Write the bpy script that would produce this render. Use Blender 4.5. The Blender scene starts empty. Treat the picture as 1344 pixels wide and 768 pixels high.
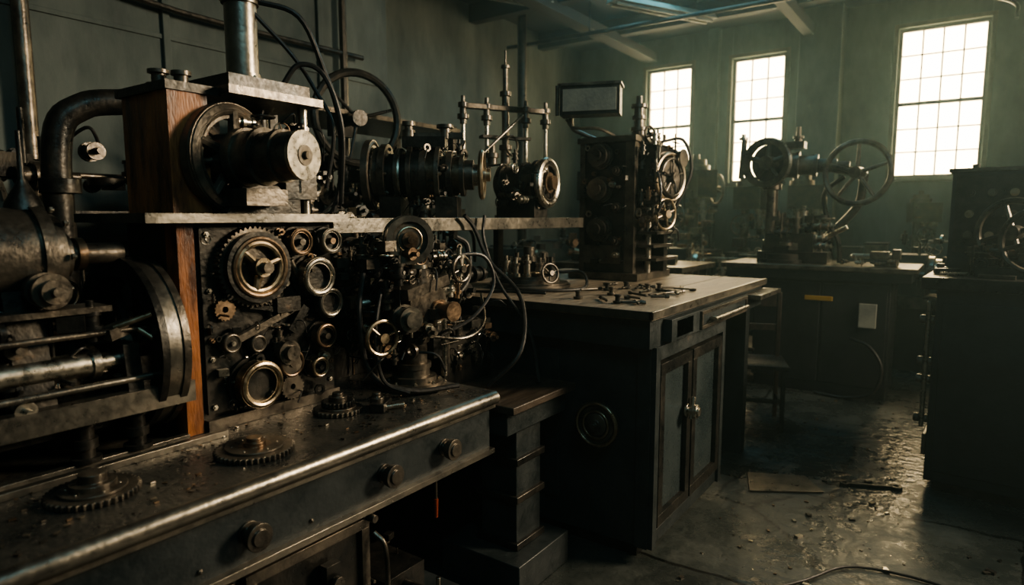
import bpy, math, random, bmesh
from mathutils import Vector, Matrix
pi=math.pi
# ------------------------------------------------------------ materials
def new_mat(name):
    m=bpy.data.materials.new(name); m.use_nodes=True
    nt=m.node_tree; b=nt.nodes['Principled BSDF']; return m,nt,b
def surf(name,c1,c2,metal=.7,r=(.3,.6),scale=9,bump=.15,fine=60,stretch=(1,1,1),c3=None,spec=.5,g=1.15):
    m,nt,b=new_mat(name); N=nt.nodes.new; L=nt.links.new
    c1=[v*g for v in c1]; c2=[v*g for v in c2]
    tc=N('ShaderNodeTexCoord'); mp=N('ShaderNodeMapping'); mp.inputs['Scale'].default_value=stretch
    L(tc.outputs['Object'],mp.inputs[0])
    n1=N('ShaderNodeTexNoise'); n1.inputs['Scale'].default_value=scale; n1.inputs['Detail'].default_value=8; n1.inputs['Roughness'].default_value=.65
    L(mp.outputs[0],n1.inputs['Vector'])
    rp=N('ShaderNodeValToRGB'); e=rp.color_ramp.elements
    e[0].position=.36; e[1].position=.66; e[0].color=(*c1,1); e[1].color=(*c2,1)
    if c3: x=e.new(.78); x.color=(c3[0]*g,c3[1]*g,c3[2]*g,1)
    L(n1.outputs['Fac'],rp.inputs[0]); L(rp.outputs[0],b.inputs['Base Color'])
    n2=N('ShaderNodeTexNoise'); n2.inputs['Scale'].default_value=fine; n2.inputs['Detail'].default_value=4
    L(mp.outputs[0],n2.inputs['Vector'])
    mx=N('ShaderNodeMath'); mx.operation='ADD'; L(n1.outputs['Fac'],mx.inputs[0]); L(n2.outputs['Fac'],mx.inputs[1])
    mr=N('ShaderNodeMapRange'); mr.inputs[1].default_value=.7; mr.inputs[2].default_value=1.3
    mr.inputs[3].default_value=r[0]; mr.inputs[4].default_value=r[1]
    L(mx.outputs[0],mr.inputs[0]); L(mr.outputs[0],b.inputs['Roughness'])
    b.inputs['Metallic'].default_value=metal
    b.inputs['Specular IOR Level'].default_value=spec
    bp=N('ShaderNodeBump'); bp.inputs['Strength'].default_value=bump; bp.inputs['Distance'].default_value=.01
    L(mx.outputs[0],bp.inputs['Height']); L(bp.outputs[0],b.inputs['Normal'])
    return m
IRON=surf('black_iron',(.016,.018,.018),(.055,.050,.042),.7,(.25,.5),c3=(.12,.075,.045))
CAST=surf('cast_iron',(.052,.048,.042),(.17,.148,.118),.8,(.25,.47),c3=(.23,.155,.095))
STEEL=surf('worn_steel',(.30,.28,.24),(.52,.48,.40),1,(.22,.4),18,bump=.06,c3=(.27,.2,.13))
EDGE=surf('rubbed_bench_edge',(.13,.125,.11),(.28,.255,.21),.9,(.25,.42),7,bump=.08,c3=(.15,.11,.075))
BRASS=surf('dull_brass',(.23,.185,.125),(.44,.365,.26),1,(.24,.45),14,bump=.08,c3=(.14,.09,.055))
BRONZE=surf('bronze',(.10,.07,.048),(.25,.18,.12),.9,(.27,.48),14,bump=.1)
PAINT=surf('machine_paint',(.012,.017,.018),(.030,.036,.036),.15,(.3,.55),6,c3=(.075,.055,.04))
DARKP=surf('shaded_machine_paint',(.006,.009,.010),(.016,.019,.020),.1,(.35,.6),6)  # darker machine paint; its colour carries shade that haze and fill wash out
BENCH=surf('bench_top_metal',(.030,.033,.032),(.090,.084,.070),.5,(.2,.44),6,bump=.3,c3=(.17,.125,.085))
RUB=surf('black_rubber',(.007,.007,.007),(.016,.015,.013),0,(.35,.6))
ORANGE=surf('varnished_wood',(.05,.017,.007),(.34,.125,.04),0,(.3,.55),6,stretch=(3,3,.6),c3=(.52,.24,.09),bump=.3)
WTOP=surf('worn_wood_top',(.085,.068,.05),(.24,.20,.15),0,(.36,.6),6,stretch=(5,.8,3),c3=(.32,.27,.2),bump=.4)
DWOOD=surf('dark_wood',(.018,.013,.009),(.05,.036,.024),0,(.35,.65),6,stretch=(5,.8,3))
CONC=surf('old_concrete_wall',(.028,.044,.045),(.125,.152,.142),0,(.7,.95),1.1,bump=.4,fine=14,stretch=(1,1,.45),c3=(.20,.22,.19),g=1)
CEIL=surf('dark_ceiling',(.006,.010,.011),(.018,.023,.023),0,(.7,.95),1.5,g=1)  # near-black mottled ceiling colour
FRAME=surf('window_paint',(.05,.045,.035),(.10,.09,.07),0,(.5,.8))
GLS=surf('dusty_dark_glass',(.016,.024,.026),(.036,.047,.048),.1,(.2,.4),2.5,bump=.0)
YEL=surf('yellow_label',(.5,.3,.03),(.6,.4,.06),0,(.5,.7),g=.6)
PALE=surf('pale_enamel',(.2,.21,.19),(.33,.33,.28),0,(.4,.6),g=1)
RED=surf('red_plastic',(.2,.03,.01),(.3,.05,.02),0,(.4,.6),g=.7)
def pane_mat():
    m=bpy.data.materials.new('sunlit_frosted_glass'); m.use_nodes=True; nt=m.node_tree; nt.nodes.clear()
    e=nt.nodes.new('ShaderNodeEmission'); o=nt.nodes.new('ShaderNodeOutputMaterial')
    n=nt.nodes.new('ShaderNodeTexNoise'); n.inputs['Scale'].default_value=2.5; n.inputs['Detail'].default_value=4
    tc=nt.nodes.new('ShaderNodeTexCoord'); nt.links.new(tc.outputs['Object'],n.inputs['Vector'])
    r=nt.nodes.new('ShaderNodeValToRGB'); r.color_ramp.elements[0].color=(1,.74,.38,1); r.color_ramp.elements[1].color=(1,.84,.50,1)
    nt.links.new(n.outputs['Fac'],r.inputs[0]); nt.links.new(r.outputs[0],e.inputs[0]); e.inputs[1].default_value=17
    nt.links.new(e.outputs[0],o.inputs[0]); return m
PANE=pane_mat()
def floor_mat():
    m,nt,b=new_mat('wet_concrete_floor'); N=nt.nodes.new; L=nt.links.new
    tc=N('ShaderNodeTexCoord')
    n1=N('ShaderNodeTexNoise'); n1.inputs['Scale'].default_value=1.3; n1.inputs['Detail'].default_value=10; n1.inputs['Roughness'].default_value=.7
    L(tc.outputs['Object'],n1.inputs['Vector'])
    rp=N('ShaderNodeValToRGB'); e=rp.color_ramp.elements
    e[0].position=.35; e[0].color=(.013,.018,.018,1); e[1].position=.68; e[1].color=(.062,.070,.062,1)
    L(n1.outputs['Fac'],rp.inputs[0])
    mxv=N('ShaderNodeMixRGB'); mxv.blend_type='ADD'; mxv.inputs[0].default_value=.12
    n3=N('ShaderNodeTexNoise'); n3.inputs['Scale'].default_value=3; L(tc.outputs['Object'],n3.inputs['Vector'])
    L(tc.outputs['Object'],mxv.inputs[1]); L(n3.outputs['Color'],mxv.inputs[2])
    br=N('ShaderNodeTexBrick'); br.inputs['Scale'].default_value=1; br.inputs['Brick Width'].default_value=1.6; br.inputs['Row Height'].default_value=1.1
    br.inputs['Mortar Size'].default_value=.012; br.inputs['Mortar Smooth'].default_value=.3
    br.inputs['Color1'].default_value=(1,1,1,1); br.inputs['Color2'].default_value=(.75,.75,.75,1); br.inputs['Mortar'].default_value=(.12,.12,.12,1)
    L(mxv.outputs[0],br.inputs['Vector'])
    vo=N('ShaderNodeTexVoronoi'); vo.feature='DISTANCE_TO_EDGE'; vo.inputs['Scale'].default_value=.8; L(mxv.outputs[0],vo.inputs['Vector'])
    vr=N('ShaderNodeMapRange'); vr.inputs[1].default_value=0; vr.inputs[2].default_value=.012; vr.inputs[3].default_value=.35; vr.inputs[4].default_value=1
    L(vo.outputs['Distance'],vr.inputs[0])
    mu=N('ShaderNodeMixRGB'); mu.blend_type='MULTIPLY'; mu.inputs[0].default_value=1; L(rp.outputs[0],mu.inputs[1]); L(br.outputs['Color'],mu.inputs[2])
    mu2=N('ShaderNodeMixRGB'); mu2.blend_type='MULTIPLY'; mu2.inputs[0].default_value=1; L(mu.outputs[0],mu2.inputs[1]); L(vr.outputs[0],mu2.inputs[2])
    L(mu2.outputs[0],b.inputs['Base Color'])
    n2=N('ShaderNodeTexNoise'); n2.inputs['Scale'].default_value=2.6; n2.inputs['Detail'].default_value=9; n2.inputs['Roughness'].default_value=.75
    L(tc.outputs['Object'],n2.inputs['Vector'])
    mr=N('ShaderNodeMapRange'); mr.inputs[1].default_value=.42; mr.inputs[2].default_value=.6; mr.inputs[3].default_value=.11; mr.inputs[4].default_value=.5
    L(n2.outputs['Fac'],mr.inputs[0]); L(mr.outputs[0],b.inputs['Roughness'])
    n4=N('ShaderNodeTexNoise'); n4.inputs['Scale'].default_value=18; n4.inputs['Detail'].default_value=6; L(tc.outputs['Object'],n4.inputs['Vector'])
    ad=N('ShaderNodeMath'); ad.operation='ADD'; L(n4.outputs['Fac'],ad.inputs[0]); L(mu2.outputs[0],ad.inputs[1])
    bp=N('ShaderNodeBump'); bp.inputs['Strength'].default_value=.45; bp.inputs['Distance'].default_value=.02
    L(ad.outputs[0],bp.inputs['Height']); L(bp.outputs[0],b.inputs['Normal'])
    return m
FLOOR=floor_mat()
# ------------------------------------------------------------ mesh builder
class B:
    def __init__(s,name,bev=.0025): s.n=name; s.v=[]; s.f=[]; s.m=[]; s.mats=[]; s.bev=bev; s.M=Matrix.Identity(4)
    def add(s,vs,fs,mat):
        if mat not in s.mats: s.mats.append(mat)
        k=s.mats.index(mat); o=len(s.v)
        s.v+=[s.M@Vector(v) for v in vs]; s.f+=[[i+o for i in f] for f in fs]; s.m+=[k]*len(fs)
    def bx(s,x0,x1,y0,y1,z0,z1,mat):
        s.add([(x,y,z) for x in (x0,x1) for y in (y0,y1) for z in (z0,z1)],
              [(0,1,3,2),(4,6,7,5),(0,4,5,1),(2,3,7,6),(0,2,6,4),(1,5,7,3)],mat)
    def box(s,c,d,mat,rot=(0,0,0)):
        R=Matrix.Rotation(rot[2],3,'Z')@Matrix.Rotation(rot[1],3,'Y')@Matrix.Rotation(rot[0],3,'X')
        vs=[Vector(c)+R@Vector((x*d[0]/2,y*d[1]/2,z*d[2]/2)) for x in(-1,1) for y in(-1,1) for z in(-1,1)]
        s.add(vs,[(0,1,3,2),(4,6,7,5),(0,4,5,1),(2,3,7,6),(0,2,6,4),(1,5,7,3)],mat)
    def prism(s,pts,ax,d,mat):
        n=len(pts); vs=[]
        for t in d:
            for a,b in pts: vs.append((t,a,b) if ax=='X' else (a,t,b) if ax=='Y' else (a,b,t))
        fs=[list(range(n)),list(range(2*n-1,n-1,-1))]+[(i,(i+1)%n,n+(i+1)%n,n+i) for i in range(n)]
        s.add(vs,fs,mat)
    def rev(s,o,ax,prof,mat,seg=28,closed=False,a0=0,a1=2*pi):
        q=Vector(ax).normalized().to_track_quat('Z','Y'); o=Vector(o); vs=[];rings=[]
        full=abs(a1-a0-2*pi)<1e-4; k=seg if full else seg+1
        for r,h in prof:
            if r<1e-6: rings.append([len(vs)]); vs.append(o+q@Vector((0,0,h)))
            else:
                rings.append(list(range(len(vs),len(vs)+k)))
                for i in range(k):
                    a=a0+(a1-a0)*i/seg; vs.append(o+q@Vector((r*math.cos(a),r*math.sin(a),h)))
        fs=[]; n=len(rings)
        for j in range(n if closed else n-1):
            A=rings[j];C=rings[(j+1)%n]
            for i in range(seg):
                i2=(i+1)%k
                if len(A)==1 and len(C)==1: continue
                if len(A)==1: fs.append((A[0],C[i],C[i2]))
                elif len(C)==1: fs.append((A[i],A[i2],C[0]))
                else: fs.append((A[i],A[i2],C[i2],C[i]))
        if not full and closed:
            fs.append([R[0] for R in rings]); fs.append([R[-1] for R in rings][::-1])
        s.add(vs,fs,mat)
    def cyl(s,p1,p2,r,mat,r2=None,seg=20):
        d=Vector(p2)-Vector(p1); s.rev(p1,d,[(0,0),(r,0),(r if r2 is None else r2,d.length),(0,d.length)],mat,seg)
    def steps(s,o,ax,st,mat,seg=28):
        p=[(0,0)];h=0
        for r,l in st: p+=[(r,h),(r,h+l)]; h+=l
        p.append((0,h)); s.rev(o,ax,p,mat,seg)
    def ring(s,o,ax,ri,ro,h,mat,seg=32,a0=0,a1=2*pi): s.rev(o,ax,[(ri,0),(ro,0),(ro,h),(ri,h)],mat,seg,True,a0,a1)
    def torus(s,o,ax,R,r,mat,seg=32,k=8,a0=0,a1=2*pi):
        s.rev(o,ax,[(R+r*math.cos(t*2*pi/k),r*math.sin(t*2*pi/k)) for t in range(k)],mat,seg,True,a0,a1)
    def gear(s,o,ax,R,h,n,mat,ri=.01,dep=.1):
        q=Vector(ax).normalized().to_track_quat('Z','Y'); o=Vector(o); vs=[];K=4*n
        for z in (0,h):
            for i in range(K):
                r=R if i%4 in(1,2) else R*(1-dep); a=2*pi*i/K
                vs.append(o+q@Vector((r*math.cos(a),r*math.sin(a),z)))
            for i in range(K):
                a=2*pi*i/K; vs.append(o+q@Vector((ri*math.cos(a),ri*math.sin(a),z)))
        fs=[]
        for i in range(K):
            j=(i+1)%K
            fs+=[(i,j,K+j,K+i),(2*K+i,3*K+i,3*K+j,2*K+j),(i,2*K+i,2*K+j,j),(K+i,K+j,3*K+j,3*K+i)]
        s.add(vs,fs,mat)
    def wheel(s,o,ax,R,r,mat,n=5,hub=.03,hh=.04,spr=None):
        q=Vector(ax).normalized().to_track_quat('Z','Y'); o=Vector(o)
        s.torus(o,ax,R,r,mat,40)
        s.cyl(o-q@Vector((0,0,hh/2)),o+q@Vector((0,0,hh/2)),hub,mat)
        for i in range(n):
            a=2*pi*i/n+.3; d=q@Vector((math.cos(a),math.sin(a),0)); s.cyl(o+d*hub*.6,o+d*R,spr or r*.8,mat,(spr or r*.8)*.75,8)
    def tube(s,pts,r,mat,seg=8,sub=6):
        P=[Vector(p) for p in pts]; P=[2*P[0]-P[1]]+P+[2*P[-1]-P[-2]]; C=[]
        for i in range(1,len(P)-2):
            for k in range(sub):
                t=k/sub; a,b,c,d=P[i-1:i+3]
                C.append(.5*((2*b)+(c-a)*t+(2*a-5*b+4*c-d)*t*t+(3*b-a-3*c+d)*t**3))
        C.append(P[-2]); vs=[];n=len(C); up=None
        for i,c in enumerate(C):
            t=(C[min(i+1,n-1)]-C[max(i-1,0)]).normalized()
            if up is None: up=t.orthogonal().normalized()
            up=(up-t*up.dot(t)).normalized(); w=t.cross(up)
            for k in range(seg):
                a=2*pi*k/seg; vs.append(c+up*r*math.cos(a)+w*r*math.sin(a))
        fs=[(i*seg+k,i*seg+(k+1)%seg,(i+1)*seg+(k+1)%seg,(i+1)*seg+k) for i in range(n-1) for k in range(seg)]
        fs+=[list(range(seg)),list(range((n-1)*seg,n*seg))]
        s.add(vs,fs,mat)
    def bolt(s,o,ax,r,mat=None): s.steps(o,ax,[(r,r*.8),(r*.55,r*.5)],mat or STEEL,6)
    def boltring(s,o,ax,R,n,r,mat=None):
        q=Vector(ax).normalized().to_track_quat('Z','Y')
        for i in range(n):
            a=2*pi*i/n; s.bolt(Vector(o)+q@Vector((R*math.cos(a),R*math.sin(a),0)),ax,r,mat)
    def panel_x(s,x,y0,y1,z0,z1,w,d,fm,im):
        s.bx(x,x+d,y0,y1,z0,z0+w,fm); s.bx(x,x+d,y0,y1,z1-w,z1,fm)
        s.bx(x,x+d,y0,y0+w,z0+w,z1-w,fm); s.bx(x,x+d,y1-w,y1,z0+w,z1-w,fm)
        s.bx(x,x+d*.35,y0+w,y1-w,z0+w,z1-w,im)
    def greeble(s,x0,x1,y0,y1,z0,z1,n,seed,sc=.03,mats=None,axes=None):
        R=random.Random(seed); mats=mats or [IRON,IRON,CAST,CAST,STEEL,BRONZE]
        axes=axes or [(1,0,0),(1,-.2,0),(0,1,0),(0,0,1),(0,0,1)]
        for i in range(n):
            p=Vector((R.uniform(x0,x1),R.uniform(y0,y1),R.uniform(z0,z1)))
            ax=Vector(R.choice(axes)); r=R.uniform(.35,1)*sc; m=R.choice(mats); t=R.random()
            if t<.35: s.steps(p-ax*r*1.5,ax,[(r*.6,r),(r,r*.5),(r*.7,r),(r*.9,r*.4),(r*.35,r)],m,16)
            elif t<.5: s.ring(p,ax,r*.6,r*1.1,r*.5,m,20)
            elif t<.62: s.box(p,(r*1.8,r*2.2,r*1.5),m,(0,0,R.uniform(-.5,.5)))
            elif t<.72: s.wheel(p,ax,r*1.3,r*.14,m,4,r*.3,r*.5)
            elif t<.86: s.cyl(p-ax*r*2.5,p+ax*r*2.5,r*.22,m,seg=10)
            else:
                e=p+Vector((R.uniform(-3,3)*sc,R.uniform(-3,3)*sc,R.uniform(-4,1)*sc)); s.tube([p,(p+e)/2+Vector((sc,0,sc)),e],r*.18,RUB)
    def done(s):
        xs=[v.x for v in s.v];ys=[v.y for v in s.v];zs=[v.z for v in s.v]
        o=Vector(((min(xs)+max(xs))/2,(min(ys)+max(ys))/2,min(zs)))
        me=bpy.data.meshes.new(s.n); me.from_pydata([v-o for v in s.v],[],s.f)
        for m in s.mats: me.materials.append(m)
        me.polygons.foreach_set('material_index',s.m); me.polygons.foreach_set('use_smooth',[True]*len(s.f))
        bm=bmesh.new(); bm.from_mesh(me); bmesh.ops.recalc_face_normals(bm,faces=bm.faces); bm.to_mesh(me); bm.free()
        me.set_sharp_from_angle(angle=math.radians(38)); me.update()
        ob=bpy.data.objects.new(s.n,me); ob.location=o; bpy.context.scene.collection.objects.link(ob)
        if s.bev:
            b=ob.modifiers.new('bevel','BEVEL'); b.width=s.bev; b.segments=2; b.limit_method='ANGLE'; b.angle_limit=math.radians(40); b.harden_normals=False
        return ob
# ------------------------------------------------------------ room
XR,YF,YB,ZC=2.8,-2.0,9.5,4.15
XL=-5.3
b=B('floor',0); b.bx(XL-.2,XR+.2,YF-.2,YB+.2,-.1,0,FLOOR); b.done()
b=B('ceiling',0); b.bx(XL-.2,XR+.2,YF-.2,YB+.2,ZC,ZC+.1,CEIL); b.done()
wins=[(-4.17,-3.46,1.99,3.72,2),(-2.88,-2.16,1.99,3.72,2),(-.86,.06,1.99,3.80,3)]
b=B('wall_back',.004)
xs=XL-.2
for (x0,x1,z0,z1,n) in wins:
    b.bx(xs,x0,YB,YB+.2,0,ZC,CONC); b.bx(x0,x1,YB,YB+.2,0,z0,CONC); b.bx(x0,x1,YB,YB+.2,z1,ZC,CONC); xs=x1
b.bx(xs,XR+.2,YB,YB+.2,0,ZC,CONC); b.done()
b=B('wall_left',.004); b.bx(XL-.2,XL,YF,YB,0,ZC,CONC)
b.bx(XL,-4.25,YF,4.15,0,ZC,CONC)
for y in (-.2,1.0,2.2,3.4): b.bx(-4.25,-4.22,y,y+.045,.0,ZC,CONC)
for z in (1.35,2.62): b.bx(-4.25,-4.235,YF,4.15,z,z+.03,CONC)
b.done()
b=B('wall_right',0); b.bx(XR,XR+.2,YF,YB,0,ZC,CONC); b.done()
b=B('wall_front',0); b.bx(XL-.2,XR+.2,YF-.2,YF,0,ZC,CONC); b.done()
for i,(x0,x1,z0,z1,n) in enumerate(wins):
    b=B('window_%d'%(i+1),.003); w=.04; y0,y1=YB+.05,YB+.12
    b.bx(x0,x1,y0,y1,z0,z0+w,FRAME); b.bx(x0,x1,y0,y1,z1-w,z1,FRAME); b.bx(x0,x0+w,y0,y1,z0+w,z1-w,FRAME); b.bx(x1-w,x1,y0,y1,z0+w,z1-w,FRAME)
    zm=(z0+z1)/2; b.bx(x0+w,x1-w,y0,y1,zm-.022,zm+.022,FRAME)
    for zz0,zz1 in ((z0+w,zm-.022),(zm+.022,z1-w)):
        for k in range(1,n+1):
            x=x0+w+(x1-x0-2*w)*k/(n+1); b.bx(x-.010,x+.010,y0+.03,y1-.02,zz0,zz1,FRAME)
        for k in (1,2):
            z=zz0+(zz1-zz0)*k/3; b.bx(x0+w,x1-w,y0+.032,y1-.022,z-.009,z+.009,FRAME)
    b.bx(x0+.01,x1-.01,y1-.015,y1-.005,z0+.01,z1-.01,PANE)
    b.bx(x0-.06,x1+.06,YB-.06,YB,z0-.05,z0,FRAME)
    b.bx(x0-.05,x0,YB-.02,YB,z0,z1,FRAME); b.bx(x1,x1+.05,YB-.02,YB,z0,z1,FRAME); b.bx(x0-.05,x1+.05,YB-.02,YB,z1,z1+.05,FRAME)
    b.done()
b=B('trim_1',.01); b.bx(-1.95,-1.45,YB-.3,YB,0,ZC,CONC); b.done()
b=B('trim_2',.01); b.bx(-3.2,-3.05,YB-.1,YB,0,ZC,CONC); b.done()
b=B('ceiling_beam',.004)
for y in (1.2,3.2,5.0,6.6,8.2): b.bx(XL,XR,y,y+.14,ZC-.22,ZC,CEIL)
b.bx(-4.2,-4.0,YF,YB,ZC-.32,ZC-.2,CEIL); b.bx(-1.9,-1.78,YF,YB,ZC-.34,ZC-.2,CEIL); b.done()
def fluo(c,rz,L=1.3):
    b=B('fluorescent_light'); b.M=Matrix.Translation(c)@Matrix.Rotation(rz,4,'Z')
    b.prism([(-.11,0),(.11,0),(.06,.07),(-.06,.07)],'X',(-L/2,L/2),PALE)
    for y in(-.05,.05): b.cyl((-L/2+.03,y,-.02),(L/2-.03,y,-.02),.018,PALE)
    for x in(-L/3,L/3): b.cyl((x,0,.07),(x,0,.25),.008,IRON,seg=8)
    b.M=Matrix.Identity(4); b.done()
fluo((-3.1,7.5,3.9),1.1,1.5); fluo((-4.35,6.0,3.9),1.1,1.2)
b=B('wall_pipe',0)
b.tube([(-4.9,7.2,0),(-4.9,7.2,2),(-4.9,7.2,4.14)],.06,IRON,12); b.cyl((-4.9,7.2,1.9),(-4.9,7.2,2.0),.09,IRON); b.done()
b=B('ceiling_pipe',0)
b.tube([(-5.2,7.3,3.75),(-2,7.35,3.75),(2.7,7.4,3.75)],.025,IRON,10)
for x in(-4,-2,0,2): b.cyl((x,7.36,3.75),(x,7.36,4.14),.01,IRON,seg=8)
b.tube([(-.35,9.0,4.0),(.2,8.6,3.7),(.25,8.5,3.5)],.02,IRON,8)
b.done()
b=B('wall_conduit',0)
b.tube([(-4.16,1.42,.02),(-4.16,1.42,2),(-4.16,1.42,4.13)],.04,CAST,12)
b.tube([(-4.17,1.9,4.1),(-4.17,1.9,3),(-4.17,2.1,2.8),(-4.17,3.8,2.8)],.02,IRON,8)
b.tube([(-4.17,3.6,4.1),(-4.17,3.6,2)],.03,IRON,8); b.done()
# ------------------------------------------------------------ front workbench
b=B('workbench',.004)
b.bx(-2.6,-1.43,-.7,1.92,.80,.85,BENCH)
b.cyl((-1.43,-.7,.824),(-1.43,1.92,.824),.026,EDGE,seg=16)
b.bx(-1.50,-1.425,-.7,1.92,.785,.80,EDGE)
b.bx(-1.52,-1.44,-.7,1.90,.63,.785,PAINT); b.bx(-1.52,-1.415,-.7,1.90,.615,.635,EDGE)
b.bx(-2.55,-1.45,-.7,1.30,.0,.62,PAINT)
for y0,y1 in((-.65,-.1),(-.08,.40),(.42,.84),(.87,1.28)):
    b.panel_x(-1.45,y0,y1,.36,.60,.03,.022,CAST,IRON); b.panel_x(-1.45,y0,y1,.06,.34,.03,.022,CAST,IRON)
    ym=(y0+y1)/2; b.bx(-1.43,-1.40,ym+.02,ym+.07,.42,.53,IRON); b.steps((-1.41,ym+.045,.48),(1,0,0),[(.012,.02),(.02,.015)],CAST)
for y in(.45,.89,1.356,1.638):
    b.steps((-1.44,y,.71),(1,0,0),[(.03,.008),(.018,.02),(.034,.012),(.036,.012),(.022,.006)],CAST)
b.bx(-2.5,-2.38,1.78,1.88,0,.80,PAINT); b.bx(-2.5,-1.5,1.82,1.88,.60,.80,PAINT)
b.bx(-1.80,-1.775,.0,1.05,.85,.868,EDGE); b.bx(-1.87,-1.845,.0,.97,.85,.863,EDGE)
b.steps((-1.44,1.28,.60),(1,0,0),[(.02,.01),(.012,.03)],CAST); b.tube([(-1.42,1.29,.55),(-1.38,1.30,.5),(-1.38,1.30,.3),(-1.42,1.29,.22)],.008,CAST)
for k in range(7): b.bolt((-1.44,-.2+k*.32,.665),(1,0,0),.007,CAST)
b.done()
b=B('side_table',.004)
b.bx(-2.35,-1.36,1.945,2.42,.755,.785,DWOOD); b.bx(-2.3,-1.40,1.96,2.40,.66,.755,PAINT)
b.bx(-1.62,-1.44,2.08,2.26,.14,.66,PAINT)
for z in(.14,.34,.5): b.bx(-1.635,-1.425,2.065,2.275,z,z+.03,IRON)
b.bx(-1.75,-1.35,1.97,2.35,.0,.14,PAINT)
b.bx(-2.25,-2.05,2.05,2.25,0,.66,PAINT)
b.done()
b=B('floor_vise',.004)
b.bx(-2.0,-1.5,1.40,1.80,0,.10,PAINT); b.bx(-1.85,-1.6,1.5,1.7,.10,.22,IRON); b.cyl((-1.6,1.6,.17),(-1.42,1.6,.17),.02,CAST); b.cyl((-1.44,1.6,.10),(-1.44,1.6,.25),.008,STEEL)
b.greeble(-1.9,-1.6,1.45,1.75,.12,.24,12,5,.03); b.done()
b=B('screwdriver',0); b.cyl((-1.50,1.66,.615),(-1.5,1.66,.5),.006,CAST); b.cyl((-1.5,1.66,.5),(-1.5,1.66,.43),.009,RED,.007); b.done()
# gears on the bench
def flatgear(c,R,n,seed):
    b=B('gear_wheel',.0012); x,y,z=c
    b.gear((x,y,z),(0,0,1),R,.014,n,CAST,.02,.07); b.ring((x,y,z+.014),(0,0,1),R*.35,R*.72,.006,CAST,40)
    b.steps((x,y,z+.008),(0,0,1),[(R*.42,.012),(R*.28,.012),(R*.2,.01)],BRONZE)
    b.boltring((x,y,z+.014),(0,0,1),R*.55,6,.006,STEEL); return b
flatgear((-1.592,1.016,.851),.107,44,1).done()
b=flatgear((-1.65,.63,.851),.10,40,2); b.steps((-1.65,.63,.87),(0,0,1),[(.05,.015),(.03,.02)],CAST); b.done()
b=flatgear((-1.70,1.40,.851),.082,30,3); b.gear((-1.70,1.40,.875),(0,0,1),.055,.015,24,IRON,.01); b.steps((-1.7,1.4,.885),(0,0,1),[(.03,.02),(.018,.012)],CAST); b.done()
b=B('ratchet_pawl'); b.box((-1.60,1.50,.866),(.05,.09,.03),IRON,(0,0,.5)); b.steps((-1.62,1.5,.872),(0,0,1),[(.025,.02),(.015,.015)],CAST); b.cyl((-1.6,1.46,.862),(-1.55,1.56,.862),.01,STEEL); b.done()
b=B('metal_shavings',0); R=random.Random(4)
for i in range(340):
    x=R.uniform(-1.84,-1.46) ;y=R.uniform(.3,1.85); s=R.uniform(.002,.007)
    if min((x+1.592)**2+(y-1.016)**2,(x+1.65)**2+(y-.63)**2,(x+1.7)**2+(y-1.4)**2)<.013: continue
    b.box((x,y,.8515+s*.25),(s*2,s,s*.5),R.choice([CAST,STEEL,IRON,BRONZE]),(0,0,R.uniform(0,3)))
b.done()
# ------------------------------------------------------------ gearbox machine
b=B('gearbox_machine',.003)
fx=-1.875
b.bx(-2.20,fx,1.0,1.53,.851,1.485,IRON)
b.bx(-2.16,fx+.014,.975,1.02,.851,1.485,DWOOD); b.bx(-1.925,fx+.016,.972,1.022,.851,1.485,ORANGE)
b.bx(fx,fx+.012,1.04,1.52,.90,1.47,IRON); b.bx(fx,fx+.03,1.03,1.53,.851,.885,CAST)
for y in(1.06,1.5):
    for z in(.92,1.07,1.28,1.45): b.bolt((fx+.012,y,z),(1,0,0),.009)
b.bx(-2.24,-1.80,.86,1.56,1.485,1.512,EDGE)
X=(1,0,0)
def ringgear(y,z,r,m=BRASS,out=.05,cap=None,inner=IRON):
    b.steps((fx+.01,y,z),X,[(r*1.12,.018),(r*.8,out*.5)],inner)
    b.ring((fx+.012+out*.5,y,z),X,r*.68,r,out*.6,m,36); b.torus((fx+.012+out*1.1,y,z),X,r*.86,r*.12,m,36)
    if cap: b.steps((fx+.02,y,z),X,[(r*.4,out*.6),(r*.25,out*.5)],cap)
b.gear((fx+.012,1.205,1.345),X,.128,.03,46,CAST,.03,.06)
b.ring((fx+.04,1.205,1.345),X,.088,.112,.025,IRON,40); b.torus((fx+.065,1.205,1.345),X,.09,.008,BRONZE,40)
b.wheel((fx+.06,1.205,1.345),X,.075,.010,BRASS,3,.03,.05,.013)
b.steps((fx+.05,1.205,1.345),X,[(.03,.03),(.018,.03)],CAST)
ringgear(1.36,1.42,.045,BRONZE,.05,CAST); ringgear(1.485,1.42,.043,EDGE,.05,BRONZE); ringgear(1.42,1.30,.066,STEEL,.06)
ringgear(1.475,1.205,.052,EDGE,.05); ringgear(1.45,1.09,.044,BRONZE,.05,CAST); ringgear(1.42,.985,.036,BRASS,.05,IRON)
ringgear(1.185,.975,.076,BRASS,.06); ringgear(1.305,1.02,.048,BRONZE,.05,CAST); ringgear(1.11,1.115,.03,CAST,.03,STEEL); ringgear(1.20,1.10,.028,CAST,.03)
b.box((fx+.055,1.30,1.03),(.03,.07,.09),CAST,(.3,0,0)); b.steps((fx+.05,1.29,1.06),X,[(.04,.03),(.025,.02)],CAST)
b.box((fx+.03,1.24,1.16),(.02,.22,.022),CAST,(.35,0,0)); b.box((fx+.03,1.26,1.205),(.015,.16,.014),IRON,(-.2,0,0)); b.box((fx+.03,1.36,1.16),(.02,.1,.03),IRON,(.9,0,0))
b.bx(fx,fx+.05,1.27,1.36,1.19,1.24,IRON); b.cyl((fx+.03,1.34,1.36),(fx+.03,1.40,1.24),.01,CAST)
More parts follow.
